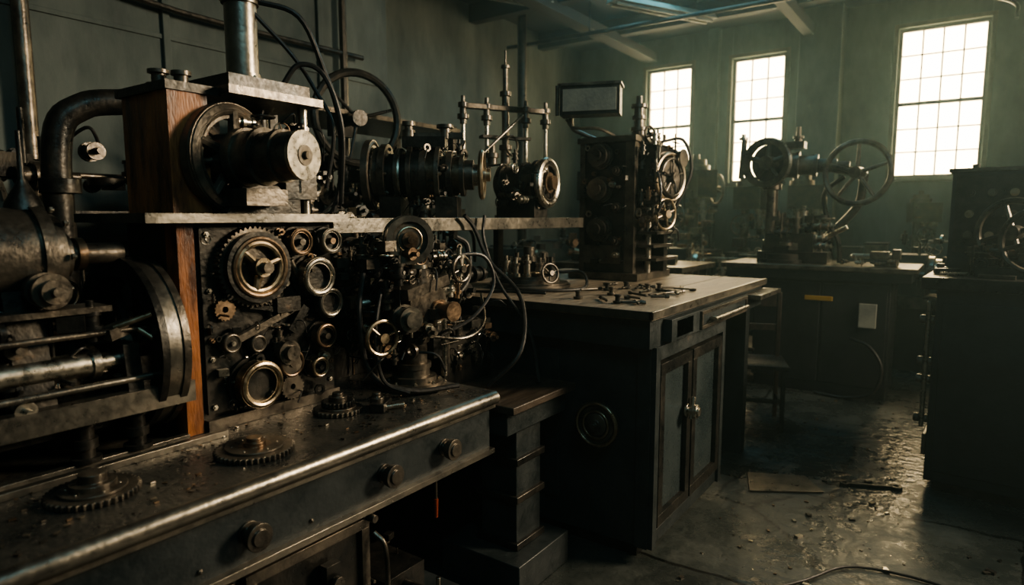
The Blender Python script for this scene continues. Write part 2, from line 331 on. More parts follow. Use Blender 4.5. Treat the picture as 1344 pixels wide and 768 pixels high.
b.gear((fx+.012,1.33,.93),X,.045,.02,20,CAST,.01); b.gear((fx+.012,1.10,1.22),X,.035,.02,18,BRONZE,.01)
b.greeble(fx+.01,fx+.04,1.05,1.50,.90,1.46,120,11,.018)
# upper wooden casing
b.bx(-2.14,-1.93,.975,1.02,1.512,1.86,ORANGE); b.bx(-1.93,-1.868,.972,1.02,1.512,1.86,ORANGE); b.bx(-2.14,-2.10,1.02,1.12,1.512,1.86,ORANGE); b.bx(-1.90,-1.868,1.02,1.09,1.512,1.86,ORANGE)
b.bx(-2.16,-1.86,.965,1.13,1.86,1.885,IRON); b.steps((-2.0,1.02,1.885),(0,0,1),[(.035,.01),(.02,.03),(.03,.01)],CAST); b.steps((-1.93,1.05,1.885),(0,0,1),[(.02,.03),(.028,.012)],CAST)
# flywheel + motor barrel
ax=Vector((.97,.22,0)); o=Vector((-1.90,1.15,1.68))
b.bx(-2.14,-1.93,1.12,1.46,1.512,1.74,IRON)
b.torus(o+ax*.04,ax,.145,.022,CAST,44); b.ring(o+ax*.01,ax,.118,.165,.04,CAST,44)
b.wheel(o+ax*.05,ax,.14,.012,CAST,5,.06,.06,.02)
b.steps(o,ax,[(.075,.08),(.088,.03),(.08,.05),(.086,.015),(.072,.05),(.078,.02),(.07,.06)],CAST,36)
b.steps(o+ax*.305,ax,[(.072,.012)],STEEL,36); b.steps(o+ax*.317,ax,[(.03,.003),(.012,.012)],CAST)
b.torus(o+Vector((.05,-.085,.02)),ax,.035,.009,CAST)
b.box(o+Vector((.1,.03,-.12)),(.16,.14,.05),CAST); b.box(o+Vector((.05,.22,-.02)),(.08,.12,.2),IRON)
b.prism([(1.10,1.512),(1.36,1.512),(1.28,1.60),(1.16,1.60)],'X',(-1.9,-1.81),IRON)
b.greeble(-1.93,-1.82,1.2,1.5,1.53,1.82,50,12,.028)
b.bx(-2.15,-1.80,1.12,1.46,1.865,1.89,CAST); b.bx(-2.12,-1.83,1.14,1.43,1.89,1.93,IRON)
b.cyl((-2.1,1.42,1.7),(-2.1,1.42,1.87),.03,IRON); b.cyl((-1.86,1.42,1.512),(-1.86,1.42,1.87),.016,STEEL)
b.steps((-1.98,1.285,1.93),(0,0,1),[(.075,.015),(.055,.02),(.05,.22),(.058,.012),(.066,.03),(.066,.02),(.03,.03)],EDGE,32)
b.boltring((-1.98,1.285,1.945),(0,0,1),.065,6,.008)
b.tube([(-1.95,1.31,2.2),(-1.86,1.42,2.16),(-1.84,1.50,2.0),(-1.82,1.54,1.85),(-1.84,1.56,1.65),(-1.86,1.54,1.52)],.009,RUB)
b.tube([(-1.95,1.30,2.17),(-1.88,1.40,2.04),(-1.84,1.46,1.93),(-1.80,1.50,1.8),(-1.82,1.48,1.6)],.007,RUB)
b.tube([(-1.88,1.36,1.93),(-1.84,1.40,2.0),(-1.80,1.47,1.97),(-1.78,1.52,1.8),(-1.83,1.55,1.55)],.009,RUB)
b.done()
# ------------------------------------------------------------ foreground lathe
b=B('metal_lathe',.003)
b.bx(-2.30,-1.82,-.3,.96,.985,1.02,CAST); b.bx(-1.84,-1.80,-.3,.97,.975,1.035,EDGE); b.bx(-2.25,-1.9,-.3,.94,.93,.985,IRON)
for y in(.15,.70,.83): b.steps((-1.86,y,.864),(0,0,1),[(.036,.012),(.022,.025),(.030,.025),(.022,.035),(.034,.014)],IRON)
for y in(-.1,.3,.85): b.bx(-2.24,-2.08,y-.05,y+.05,.851,.94,IRON)
Y=(0,1,0)
b.steps((-2.0,.02,1.40),Y,[(.10,.05),(.135,.03),(.125,.25),(.132,.02),(.125,.28),(.135,.03),(.11,.03),(.06,.03),(.03,.14)],CAST,40)
b.ring((-2.0,.30,1.40),Y,.125,.134,.015,STEEL,40); b.ring((-2.0,.48,1.40),Y,.125,.134,.02,EDGE,40); b.boltring((-2.0,.71,1.40),Y,.12,8,.009)
b.prism([(-2.16,1.02),(-1.84,1.02),(-1.90,1.32),(-2.10,1.32)],'Y',(.10,.18),IRON); b.prism([(-2.16,1.02),(-1.84,1.02),(-1.90,1.32),(-2.10,1.32)],'Y',(.56,.64),IRON)
b.bx(-2.12,-1.90,.2,.6,1.02,1.18,IRON)
b.steps((-1.88,.64,1.32),(1,0,0),[(.045,.02),(.038,.03),(.044,.01),(.03,.02),(.012,.02)],CAST)
b.bx(-1.95,-1.84,.45,.78,1.255,1.27,CAST)
b.rev((-2.0,.655,1.52),(0,0,1),[(0,0),(.045,0),(.04,.02),(.018,.06),(.008,.08),(.006,.2),(0,.2)],IRON,20)
b.steps((-2.0,.76,1.40),Y,[(.045,.02),(.03,.03)],BRONZE)
for yy,m in((.865,IRON),(.925,CAST)):
    b.ring((-2.02,yy,1.13),Y,.20,.26,.02,m,40)
b.ring((-2.02,.885,1.13),Y,.235,.255,.04,EDGE,40); b.steps((-2.02,.85,1.13),Y,[(.06,.03),(.04,.06)],CAST)
for a in range(4): b.box((-2.02+.12*math.cos(a*pi/2+.5),.90,1.13+.12*math.sin(a*pi/2+.5)),(.2,.02,.035),IRON,(0,-(a*pi/2+.5),0))
b.bx(-2.1,-1.94,.86,.95,1.02,1.10,IRON)
b.steps((-1.88,.38,1.115),Y,[(.07,.02),(.05,.03),(.034,.3),(.04,.02),(.025,.08)],STEEL,28)
b.wheel((-1.88,.36,1.12),Y,.115,.016,IRON,5,.03,.05)
b.ring((-1.88,.33,1.12),Y,.09,.125,.03,CAST,36)
b.prism([(-1.95,1.02),(-1.82,1.02),(-1.84,1.16),(-1.92,1.16)],'Y',(.80,.84),IRON)
b.cyl((-1.83,.3,1.065),(-1.83,.9,1.065),.010,EDGE); b.cyl((-1.84,.5,1.20),(-1.84,.86,1.20),.008,CAST)
b.box((-1.86,.80,1.20),(.05,.09,.03),CAST,(.2,0,.3)); b.cyl((-1.84,.78,1.21),(-1.80,.86,1.24),.008,BRASS); b.cyl((-1.84,.84,1.20),(-1.8,.9,1.14),.008,BRASS)
b.greeble(-1.98,-1.86,.2,.80,1.03,1.28,120,21,.028)
b.greeble(-2.2,-2.0,-.1,.80,.93,1.3,30,22,.035)
b.done()
# ------------------------------------------------------------ shelf behind bench
b=B('machine_shelf',.003)
b.bx(-2.55,-1.93,1.58,3.48,1.455,1.495,CAST); b.bx(-1.95,-1.915,1.58,3.48,1.44,1.50,EDGE)
b.bx(-2.55,-2.49,1.63,1.69,.851,1.455,IRON); b.bx(-2.55,-2.49,2.44,2.50,0,1.455,IRON); b.bx(-2.54,-2.50,3.40,3.46,0,1.455,IRON)
b.done()
# ------------------------------------------------------------ motors on the shelf
b=B('electric_motor',.0025)
ax=Vector((.84,.54,0)).normalized(); o=Vector((-2.34,2.18,1.70))
segs=[([(.06,.02),(.13,.03),(.145,.03)],CAST),([(.10,.04)],IRON),([(.125,.02)],EDGE),([(.095,.04)],IRON),([(.14,.02),(.12,.04),(.135,.03)],CAST),([(.118,.04)],BRONZE),([(.138,.02)],EDGE),([(.09,.03)],IRON),([(.112,.025)],CAST),([(.085,.035)],BRONZE),([(.10,.02),(.07,.04)],CAST)]
h=0
for st,m in segs:
    b.steps(o+ax*h,ax,st,m,36); h+=sum(q[1] for q in st)
b.ring(o-ax*.02,ax,.11,.165,.03,EDGE,40); b.torus(o+ax*.14,ax,.115,.012,STEEL,36); b.torus(o,ax,.15,.014,CAST,40)
b.wheel(o+ax*.52,ax,.105,.012,BRASS,3,.03,.08,.012); b.steps(o+ax*.46,ax,[(.05,.05),(.035,.03)],STEEL)
b.boltring(o+ax*.33,ax,.11,8,.01); b.boltring(o+ax*.08,ax,.12,8,.009)
for t in(.10,.36): p=o+ax*t; b.box((p.x,p.y,1.546),(.10,.22,.10),IRON,(0,0,.6))
b.box((o.x+.20,o.y+.15,1.85),(.2,.14,.05),IRON,(0,0,.6)); b.box((o.x+.24,o.y+.18,1.885),(.26,.05,.025),CAST,(0,0,.6))
b.steps((o.x+.14,o.y+.10,1.87),(0,0,1),[(.03,.04),(.02,.02),(.03,.02)],CAST); b.steps((o.x+.28,o.y+.2,1.87),(0,0,1),[(.025,.05),(.04,.015)],CAST)
b.greeble(-2.20,-1.96,2.2,2.5,1.56,1.84,60,31,.025)
b.done()
b=B('electric_motor',.0025)
ax=Vector((.95,.1,0)).normalized(); o=Vector((-2.34,3.20,1.70))
b.steps(o,ax,[(.08,.03),(.12,.03),(.10,.12),(.125,.02),(.115,.06),(.135,.02),(.11,.03)],CAST,36)
b.torus(o+ax*.32,ax,.125,.022,STEEL,36); b.steps(o+ax*.31,ax,[(.06,.03),(.04,.03)],BRONZE); b.wheel(o+ax*.33,ax,.10,.008,CAST,4,.03,.03)
b.bx(-2.32,-2.05,3.14,3.28,1.496,1.60,IRON); b.boltring(o+ax*.2,ax,.115,8,.01)
b.greeble(-2.25,-2.02,3.0,3.36,1.54,1.84,50,32,.025)
b.done()
b=B('drill_stand',.0025)
cx,cy=-2.44,3.40
b.steps((cx,cy,1.496),(0,0,1),[(.07,.02),(.045,.05),(.03,.36),(.04,.03),(.022,.3),(.035,.03),(.016,.14),(.028,.02),(.007,.09)],CAST,20)
b.box((cx,cy,2.18),(.05,.60,.03),CAST,(0,0,-.5))
for t in(-1,-.45,.5,1):
    p=Vector((cx+.14*t,cy+.25*t,2.0)); b.steps((p.x,p.y,2.07),(0,0,1),[(.02,.03),(.035,.03),(.02,.04),(.03,.03),(.012,.04)],CAST,16)
    b.cyl((p.x,p.y,1.80),(p.x,p.y,2.1),.012,STEEL,seg=10); b.steps((p.x,p.y,1.78),(0,0,1),[(.02,.03),(.03,.03)],CAST,14)
b.box((cx,cy,2.0),(.06,.34,.02),IRON,(0,0,-.5)); b.steps((cx-.03,cy-.10,1.82),(0,0,1),[(.03,.05),(.04,.03),(.02,.05)],CAST)
b.torus((cx+.05,cy,1.95),X,.06,.008,CAST)
b.cyl((cx-.02,cy-.22,1.88),(cx+.1,cy+.05,2.14),.008,STEEL)
b.done()
# ------------------------------------------------------------ bench drill head
b=B('bench_drill_head',.0025)
cx,cy=-1.72,1.79
b.steps((cx,cy,.851),(0,0,1),[(.125,.014),(.11,.012),(.085,.02),(.06,.03),(.066,.02),(.05,.08),(.06,.02),(.045,.06),(.058,.02)],CAST,36)
b.boltring((cx,cy,.876),(0,0,1),.098,8,.008)
b.box((cx,cy,1.17),(.15,.22,.11),CAST,(0,0,.1)); b.box((cx+.03,cy-.02,1.245),(.14,.26,.04),CAST,(.15,0,.1))
b.steps((cx+.06,cy-.12,1.14),(1,-.3,0),[(.05,.02),(.04,.04),(.046,.01),(.03,.02)],EDGE); b.steps((cx+.07,cy+.06,1.15),(1,-.1,0),[(.04,.02),(.03,.06),(.038,.012)],BRONZE)
b.cyl((cx-.1,cy-.20,1.18),(cx+.06,cy+.16,1.22),.025,STEEL); b.steps((cx,cy+.05,1.22),(0,0,1),[(.045,.05),(.032,.04),(.042,.02),(.03,.06)],CAST)
b.box((cx-.03,cy,1.33),(.12,.16,.12),IRON); b.steps((cx-.02,cy-.03,1.42),(.85,-.5,0),[(.05,.04),(.088,.015),(.085,.045)],CAST,36)
b.ring((cx-.02+.085,cy-.03-.05,1.42),(.85,-.5,0),.066,.088,.012,EDGE,36); b.steps((cx-.02+.08,cy-.03-.047,1.42),(.85,-.5,0),[(.064,.004)],CAST,30); b.torus((cx+.066,cy-.08,1.42),(.85,-.5,0),.045,.004,BRASS,30); b.steps((cx+.065,cy-.08,1.42),(.85,-.5,0),[(.03,.012),(.012,.012)],BRONZE)
b.box((cx+.02,cy+.10,1.10),(.03,.05,.30),IRON); b.cyl((cx+.03,cy+.14,.87),(cx+.03,cy+.14,1.3),.014,STEEL); b.cyl((cx-.05,cy-.15,.9),(cx-.05,cy-.13,1.28),.012,CAST)
b.wheel((cx+.06,cy-.22,1.08),(1,-.2,0),.06,.008,BRASS,3,.018,.04)
b.wheel((cx+.10,cy+.17,1.30),(1,0,0),.05,.007,CAST,4,.015,.03)
b.greeble(cx-.12,cx+.09,cy-.20,cy+.20,1.0,1.40,200,41,.030,[IRON,CAST,CAST,STEEL,BRONZE])
b.greeble(cx-.22,cx-.1,cy-.18,cy+.18,.95,1.38,80,42,.035)
b.tube([(cx-.05,cy-.20,1.3),(cx-.02,cy-.25,1.15),(cx+.02,cy-.24,.95),(cx+.1,cy-.12,.875),(cx+.18,cy+.05,.87)],.010,RUB)
b.tube([(cx+.02,cy-.18,1.25),(cx+.05,cy-.24,1.1),(cx+.06,cy-.22,.93),(cx+.12,cy-.15,.875)],.007,RUB)
b.tube([(cx+.03,cy+.2,1.35),(cx+.08,cy+.34,1.34),(cx+.10,cy+.38,1.22),(cx+.09,cy+.26,1.10),(cx+.05,cy+.10,1.04)],.008,RUB)
b.tube([(cx+.10,cy-.02,1.06),(cx+.16,cy+.12,1.04),(cx+.14,cy+.26,1.08),(cx+.05,cy+.36,1.18)],.006,CAST)
b.tube([(cx-.02,cy+.28,1.42),(cx+.0,cy+.33,1.38),(cx+.02,cy+.31,1.25),(cx+.04,cy+.2,1.18)],.012,RUB)
for k in range(4): b.torus((cx-.02,cy+.16+.035*k,1.36-.02*k),(1,.3,0),.05,.005,RUB)
b.done()
b=B('engine_block',.0025)
b.bx(-2.35,-2.05,1.62,1.86,.851,1.38,IRON)
b.greeble(-2.05,-2.01,1.64,1.86,.9,1.36,60,51,.025); b.done()
b=B('power_cable',0)
b.tube([(-1.88,2.30,1.51),(-1.87,2.36,1.45),(-1.80,2.38,1.3),(-1.62,2.37,1.15),(-1.50,2.2,.95),(-1.6,2.1,.80)],.010,RUB)
b.tube([(-1.88,2.45,1.51),(-1.87,2.43,1.4),(-1.76,2.40,1.2),(-1.58,2.38,1.0),(-1.46,2.28,.80)],.008,RUB); b.done()
b=B('gear_pump',.003)
b.bx(-2.2,-1.75,2.0,2.32,.786,1.05,IRON); b.greeble(-1.8,-1.72,2.02,2.30,.86,1.06,50,61,.028); b.greeble(-2.1,-1.8,2.03,2.30,1.05,1.28,70,62,.04)
b.steps((-1.95,2.16,1.05),(0,0,1),[(.1,.04),(.07,.1),(.09,.03),(.05,.1)],CAST); b.done()
# ------------------------------------------------------------ tool cabinet
b=B('tool_cabinet',.004)
b.bx(-2.45,-1.07,2.52,3.45,.07,.96,PAINT)
b.bx(-2.42,-1.12,2.56,3.42,0,.07,IRON)
b.bx(-2.48,-1.04,2.46,4.20,.96,1.085,PAINT); b.bx(-2.48,-1.02,2.43,4.22,1.085,1.12,WTOP)
for k in range(5): b.bx(-2.46+.235*k+.23,-2.46+.235*k+.235,2.44,4.21,1.1195,1.1215,DWOOD)
b.bx(-1.03,-1.015,2.42,4.22,1.09,1.123,EDGE); b.bx(-2.48,-1.015,2.42,2.432,1.09,1.123,DWOOD)
b.bx(-1.07,-1.045,2.52,3.45,.07,.13,PAINT); b.bx(-1.07,-1.03,2.515,2.56,.07,.96,PAINT); b.bx(-1.07,-1.03,3.41,3.455,.07,.96,PAINT); b.bx(-1.07,-1.03,2.56,3.41,.90,.96,PAINT)
b.panel_x(-1.065,2.57,2.95,.15,.88,.05,.035,IRON,GLS); b.panel_x(-1.065,2.97,3.40,.15,.88,.05,.035,IRON,GLS)
b.steps((-1.035,2.90,.60),X,[(.03,.01),(.015,.03),(.032,.015),(.02,.01)],STEEL); b.cyl((-1.01,2.90,.56),(-1.01,2.93,.66),.010,STEEL)
b.bx(-1.04,-1.0,2.60,3.75,.975,1.07,PAINT); b.panel_x(-1.0,2.95,3.70,.98,1.065,.015,.012,CAST,PAINT)
b.cyl((-.96,3.05,1.02),(-.96,3.60,1.02),.010,STEEL); b.cyl((-1.0,3.08,1.02),(-.96,3.08,1.02),.008,STEEL); b.cyl((-1.0,3.57,1.02),(-.96,3.57,1.02),.008,STEEL)
b.bx(-1.04,-1.0,2.66,2.86,.985,1.06,CAST)
b.bx(-1.03,-.93,3.75,4.22,1.04,1.065,EDGE)
b.bx(-1.3,-1.1,4.10,4.18,0,.96,PAINT); b.bx(-2.4,-2.3,4.10,4.18,0,.96,PAINT)
yv=(0,-1,0)
b.steps((-1.281,2.52,.60),yv,[(.05,.02),(.025,.03)],IRON); b.rev((-1.281,2.50,.60),yv,[(0,.02),(.03,.02),(.035,.0),(.095,.0),(.10,.015),(.10,.03),(.088,.04),(.08,.03),(.055,.03),(.05,.045),(.03,.05),(0,.052)],CAST,40)
b.torus((-1.281,2.462,.60),yv,.094,.010,BRASS,44); b.torus((-1.281,2.458,.60),yv,.06,.007,BRASS,40); b.steps((-1.281,2.46,.60),yv,[(.028,.02),(.015,.02)],CAST)
b.bx(-1.11,-1.05,2.505,2.52,.07,.96,PAINT); b.bx(-1.6,-1.5,2.505,2.52,.2,.9,PAINT)
b.done()
b=B('rotary_table',.003)
cx,cy=-1.98,2.98
b.steps((cx,cy,1.1225),(0,0,1),[(.23,.015),(.215,.012),(.17,.02),(.16,.015)],CAST,48); b.torus((cx,cy,1.14),(0,0,1),.19,.008,BRASS,48)
R=random.Random(9)
for i in range(10):
    a=i*2*pi/10+.2; r=.11 if i%2 else .13; b.steps((cx+r*math.cos(a),cy+r*math.sin(a),1.18),(0,0,1),[(.026,.02),(.018,.03+.03*R.random()),(.024,.015),(.012,.03)],R.choice([CAST,IRON,STEEL]),16)
b.box((cx,cy,1.22),(.14,.12,.09),IRON); b.steps((cx,cy,1.26),(0,0,1),[(.04,.03),(.03,.05)],CAST); b.wheel((cx+.2,cy-.1,1.21),(1,-.4,.2),.05,.007,CAST,3,.015,.04)
b.cyl((cx+.05,cy-.06,1.2),(cx+.2,cy-.1,1.21),.012,STEEL)
b.tube([(cx+.13,cy+.1,1.2),(cx+.25,cy+.15,1.2),(cx+.35,cy+.0,1.135),(cx+.25,cy-.2,1.132),(cx+.05,cy-.28,1.132)],.009,RUB)
b.tube([(cx-.1,cy-.1,1.22),(cx-.2,cy-.25,1.2),(cx-.1,cy-.4,1.131),(cx+.1,cy-.35,1.131),(cx+.3,cy-.3,1.131)],.008,RUB)
b.done()
b=B('hand_tools',.0015)
R=random.Random(15)
for i in range(30):
    x=R.uniform(-1.65,-1.15); y=R.uniform(2.60,3.35); a=R.uniform(0,3); l=R.uniform(.04,.13); d=Vector((math.cos(a),math.sin(a),0))*l/2; p=Vector((x,y,1.131))
    m=R.choice([CAST,CAST,IRON,IRON]); t=R.random()
    if t<.5:
        b.cyl(p-d,p+d,.006,m,seg=8); b.steps(p+d,d,[(.009,.02)],m,8)
    elif t<.7: b.box(p,(l,.014,.008),m,(0,0,a)); b.ring(p+d-Vector((0,0,.008)),(0,0,1),.009,.018,.012,m,14)
    else: b.steps(p-Vector((0,0,.008)),(0,0,1),[(.022,.01),(.012,.02),(.016,.008)],m,14)
b.done()
# ------------------------------------------------------------ milling machine
b=B('milling_machine',.004)
x0,x1,y0,y1=-2.0,-1.67,3.6,3.98
b.bx(x0-.06,x1+.08,y0-.05,y1+.08,1.1225,1.165,CAST); b.bx(x0,x1,y0,y1,1.165,1.97,IRON)
b.bx(x1-.03,x1+.03,y0-.005,y0+.04,1.165,1.97,CAST); b.bx(x0-.02,x1+.04,y0-.02,y1+.02,1.95,1.985,CAST)
b.bx(x0-.005,x0+.03,y0-.01,y0+.02,1.165,1.95,CAST)
for z in(1.87,1.67,1.43): b.steps((-1.86,y0,z),yv,[(.08,.02),(.07,.02),(.058,.02),(.064,.01),(.035,.02)],CAST); b.torus((-1.86,y0-.06,z),yv,.05,.007,BRONZE)
b.bx(-1.97,-1.72,y0-.012,y0,1.22,1.33,CAST)
for z in(1.78,1.56,1.36): b.steps((-1.75,y0,z),yv,[(.03,.02),(.022,.02),(.012,.02)],CAST)
b.bx(x1,x1+.13,3.68,3.96,1.58,1.92,IRON); b.steps((x1+.10,3.82,1.74),(1,-.25,0),[(.15,.03),(.16,.02),(.12,.03)],CAST,40); b.torus((x1+.17,3.80,1.74),(1,-.25,0),.14,.012,BRASS,40)
b.wheel((x1+.19,3.79,1.74),(1,-.25,0),.11,.008,CAST,5,.03,.05); b.wheel((x1+.17,3.74,1.52),(1,-.3,0),.09,.009,BRASS,4,.025,.05)
b.steps((x1+.12,3.90,1.86),(1,-.1,0),[(.06,.04),(.045,.05),(.055,.01)],CAST)
for z,w in((1.24,.16),(1.32,.14),(1.40,.16)): b.bx(x1,x1+w,3.64,3.96,z,z+.018,CAST)
b.bx(x1,x1+.10,3.90,3.96,1.165,1.5,IRON); b.cyl((x1+.08,3.7,1.165),(x1+.08,3.7,1.56),.018,STEEL)
b.steps((-1.72,3.82,1.985),(0,0,1),[(.06,.02),(.04,.03),(.05,.02),(.03,.05),(.042,.02),(.03,.05),(.05,.02),(.02,.05)],CAST)
b.wheel((-1.62,3.76,2.0),(1,-.2,.1),.05,.007,CAST,4,.015,.04)
b.tube([(-1.60,3.9,1.97),(-1.50,4.0,1.98),(-1.45,4.02,1.8),(-1.5,3.95,1.6),(-1.55,3.9,1.5)],.01,RUB); b.tube([(-1.6,3.7,1.9),(-1.5,3.65,1.7),(-1.52,3.66,1.5),(-1.6,3.7,1.4)],.008,RUB)
b.greeble(x1,x1+.17,3.62,3.98,1.42,1.98,130,71,.03)
b.greeble(x0+.03,x1-.02,y0-.03,y0,1.2,1.93,40,72,.020,None,[(0,-1,0)])
b.tube([(-1.95,3.7,1.985),(-2.02,3.66,2.02),(-2.08,3.62,2.06),(-2.08,3.60,2.15)],.014,CAST); b.tube([(-1.8,3.7,1.985),(-1.86,3.55,2.03),(-2.0,3.5,2.04),(-2.08,3.55,2.1)],.010,CAST)
b.box((-1.93,3.58,2.20),(.36,.14,.17),IRON,(0,0,.35)); b.box((-1.905,3.512,2.20),(.32,.012,.13),PALE,(0,0,.35)); b.box((-1.93,3.58,2.292),(.38,.17,.015),CAST,(0,0,.35))
b.cyl((-2.12,3.5,2.12),(-2.12,3.5,2.3),.012,CAST)
b.done()
# ------------------------------------------------------------ background grinder table
b=B('machine_table',.005)
b.bx(-1.82,-.30,5.88,6.65,1.06,1.10,CAST); b.bx(-1.78,-.34,5.92,6.62,.98,1.06,DARKP)
b.bx(-1.52,-.48,5.98,6.60,.0,.98,DARKP); b.bx(-1.54,-1.0,5.97,5.985,.1,.95,DARKP); b.bx(-.98,-.5,5.97,5.985,.1,.95,DARKP)
b.bx(-1.12,-.90,5.955,5.97,.80,.84,YEL); b.bx(-.70,-.57,5.94,5.97,.60,.80,PALE); b.bx(-1.78,-1.70,5.95,6.02,0,.98,IRON); b.bx(-1.78,-1.52,5.95,6.6,.3,.33,IRON)
b.tube([(-.75,5.95,.5),(-.60,5.88,.46),(-.50,5.84,.3),(-.55,5.82,.1),(-.75,5.86,.02),(-1.0,5.9,.02)],.014,RUB)
b.done()
b=B('bench_grinder',.004)
yv=(-.2,-1,0)
b.steps((-1.36,6.2,1.101),(0,0,1),[(.22,.03),(.19,.05),(.13,.06),(.10,.05)],IRON); b.bx(-1.56,-.98,6.08,6.34,1.101,1.20,IRON); b.bx(-1.5,-1.1,6.1,6.3,1.20,1.36,IRON)
b.steps((-1.48,6.2,1.2),(0,0,1),[(.07,.1),(.05,.45),(.08,.05)],CAST)
b.ring((-1.50,6.10,1.98),yv,.165,.215,.07,CAST,44); b.torus((-1.50,6.05,1.98),yv,.205,.016,STEEL,44); b.wheel((-1.50,6.08,1.98),yv,.18,.012,CAST,5,.06,.12,.026)
b.steps((-1.49,6.16,1.98),yv,[(.17,.03)],IRON,36)
b.steps((-1.45,6.22,1.97),(1,.1,-.05),[(.11,.15),(.12,.03),(.085,.12),(.1,.03),(.06,.15),(.04,.1)],CAST); b.box((-1.30,6.2,2.13),(.16,.12,.06),IRON)
b.steps((-1.28,6.2,2.14),(0,0,1),[(.03,.05),(.045,.02),(.02,.08)],CAST); b.cyl((-1.74,6.12,1.85),(-1.72,6.12,2.2),.025,CAST); b.steps((-1.76,6.15,1.98),X,[(.03,.08)],CAST); b.steps((-1.73,6.12,2.2),(0,0,1),[(.04,.02),(.02,.03)],STEEL)
b.wheel((-.79,6.1,1.87),yv,.255,.024,CAST,5,.05,.12,.018); b.cyl((-.79,6.1,1.87),(-.76,6.3,1.87),.03,STEEL); b.cyl((-.76,6.3,1.87),(-1.1,6.24,1.95),.04,CAST)
b.tube([(-.76,6.3,1.87),(-.80,6.3,1.6),(-1.0,6.25,1.35),(-1.15,6.2,1.2)],.035,IRON,10); b.tube([(-.9,6.2,1.85),(-1.05,6.2,1.7),(-1.0,6.2,1.45),(-.92,6.2,1.3),(-.9,6.2,1.11)],.02,IRON)
b.cyl((-1.15,6.2,1.25),(-.85,6.16,1.42),.02,STEEL); b.greeble(-1.45,-1.0,6.08,6.3,1.24,1.5,60,81,.055)
b.done()
b=B('bench_vise',.004)
b.bx(-.62,-.46,6.05,6.25,1.101,1.16,IRON); b.bx(-.66,-.52,6.08,6.2,1.16,1.22,CAST); b.bx(-.5,-.44,6.08,6.2,1.16,1.24,CAST); b.cyl((-.8,6.14,1.18),(-.5,6.14,1.18),.02,STEEL); b.cyl((-.8,6.06,1.18),(-.8,6.22,1.18),.01,STEEL)
b.done()
b=B('bench_clutter',.002); b.greeble(-.9,-.45,5.94,5.99,1.13,1.15,16,82,.022); b.done()
# ------------------------------------------------------------ right-hand steel cabinet
MR=Matrix.Translation((-.12,4.12,0))@Matrix.Rotation(math.radians(-3),4,'Z')
b=B('steel_cabinet',.005)
b.M=MR
b.bx(0,1.5,0,.9,.06,1.12,DARKP); b.bx(.04,1.46,.04,.86,0,.06,IRON); b.bx(-.07,1.55,-.05,.95,1.12,1.185,IRON)
b.bx(.03,.74,-.012,0,.12,1.05,DARKP); b.bx(.78,1.46,-.012,0,.12,1.05,DARKP)
b.cyl((-.03,.03,.35),(-.03,.03,1.05),.012,STEEL)
for z in(.4,.62,.72,.95): b.steps((0,.03,z),(-1,0,0),[(.022,.02),(.012,.02),(.024,.03)],CAST)
b.bx(-.02,.0,.0,.9,.2,.32,CAST); b.M=Matrix.Identity(4); b.done()
b=B('control_panel_machine',.004)
b.M=MR
b.bx(.0,.60,.45,.85,1.186,1.76,DARKP); b.bx(-.02,.62,.43,.87,1.76,1.78,CAST); b.bx(.02,.58,.44,.45,1.3,1.74,IRON)
for i in range(4):
    for j in range(3): b.steps((.09+.1*i,.44,1.40+.12*j),(0,-1,0),[(.022,.012),(.012,.02)],[CAST,BRASS,IRON][(i+j)%3],16)
b.wheel((.30,.26,1.42),(-.4,-1,0),.17,.018,CAST,4,.04,.08); b.cyl((.30,.26,1.42),(.35,.5,1.42),.03,STEEL); b.wheel((.40,.10,1.38),(-.4,-1,0),.16,.015,CAST,4,.04,.08)
b.cyl((.40,.10,1.38),(.48,.5,1.38),.025,STEEL); b.bx(.15,.65,.12,.45,1.186,1.24,IRON); b.cyl((.1,.6,1.78),(.1,.6,1.81),.02,IRON); b.tube([(.35,.65,1.77),(.36,.65,1.9),(.42,.65,1.95),(.5,.65,1.93)],.012,IRON)
b.greeble(.12,.5,.14,.42,1.25,1.34,50,91,.035); b.M=Matrix.Identity(4); b.done()
b=B('machinist_tools',.0015); b.M=MR
b.cyl((.0,.1,1.197),(.12,.16,1.197),.01,STEEL); b.box((.02,.25,1.202),(.12,.05,.03),IRON,(0,0,.3)); b.box((.25,.03,1.197),(.16,.02,.02),CAST,(0,0,-.2)); b.steps((-.02,.36,1.187),(0,0,1),[(.03,.03),(.02,.02)],CAST)
b.M=Matrix.Identity(4); b.done()
# ------------------------------------------------------------ background benches & machines
def small_machine(o,s,name,rz=0,seed=1):
    b=B(name,.004); b.M=Matrix.Translation(o)@Matrix.Rotation(rz,4,'Z')@Matrix.Scale(s,4)
    b.bx(-.2,.2,-.15,.15,0,.06,IRON); b.steps((0,.05,.06),(0,0,1),[(.07,.04),(.045,.5),(.06,.04)],CAST); b.bx(-.09,.09,-.2,.14,.52,.76,IRON)
    b.steps((0,-.14,.52),(0,0,-1),[(.05,.05),(.03,.1),(.02,.05)],STEEL); b.steps((0,.02,.76),(0,0,1),[(.12,.05),(.09,.05),(.03,.05)],CAST)
    b.wheel((.16,-.06,.6),X,.13,.012,CAST,4,.03,.06); b.cyl((.05,-.06,.6),(.18,-.06,.6),.02,STEEL); b.wheel((-.16,0,.35),X,.1,.01,CAST,4,.03,.05); b.cyl((-.16,0,.35),(0,.03,.35),.02,STEEL)
    b.greeble(-.12,.12,-.12,.12,.16,.7,26,seed,.05); b.M=Matrix.Identity(4); b.done()
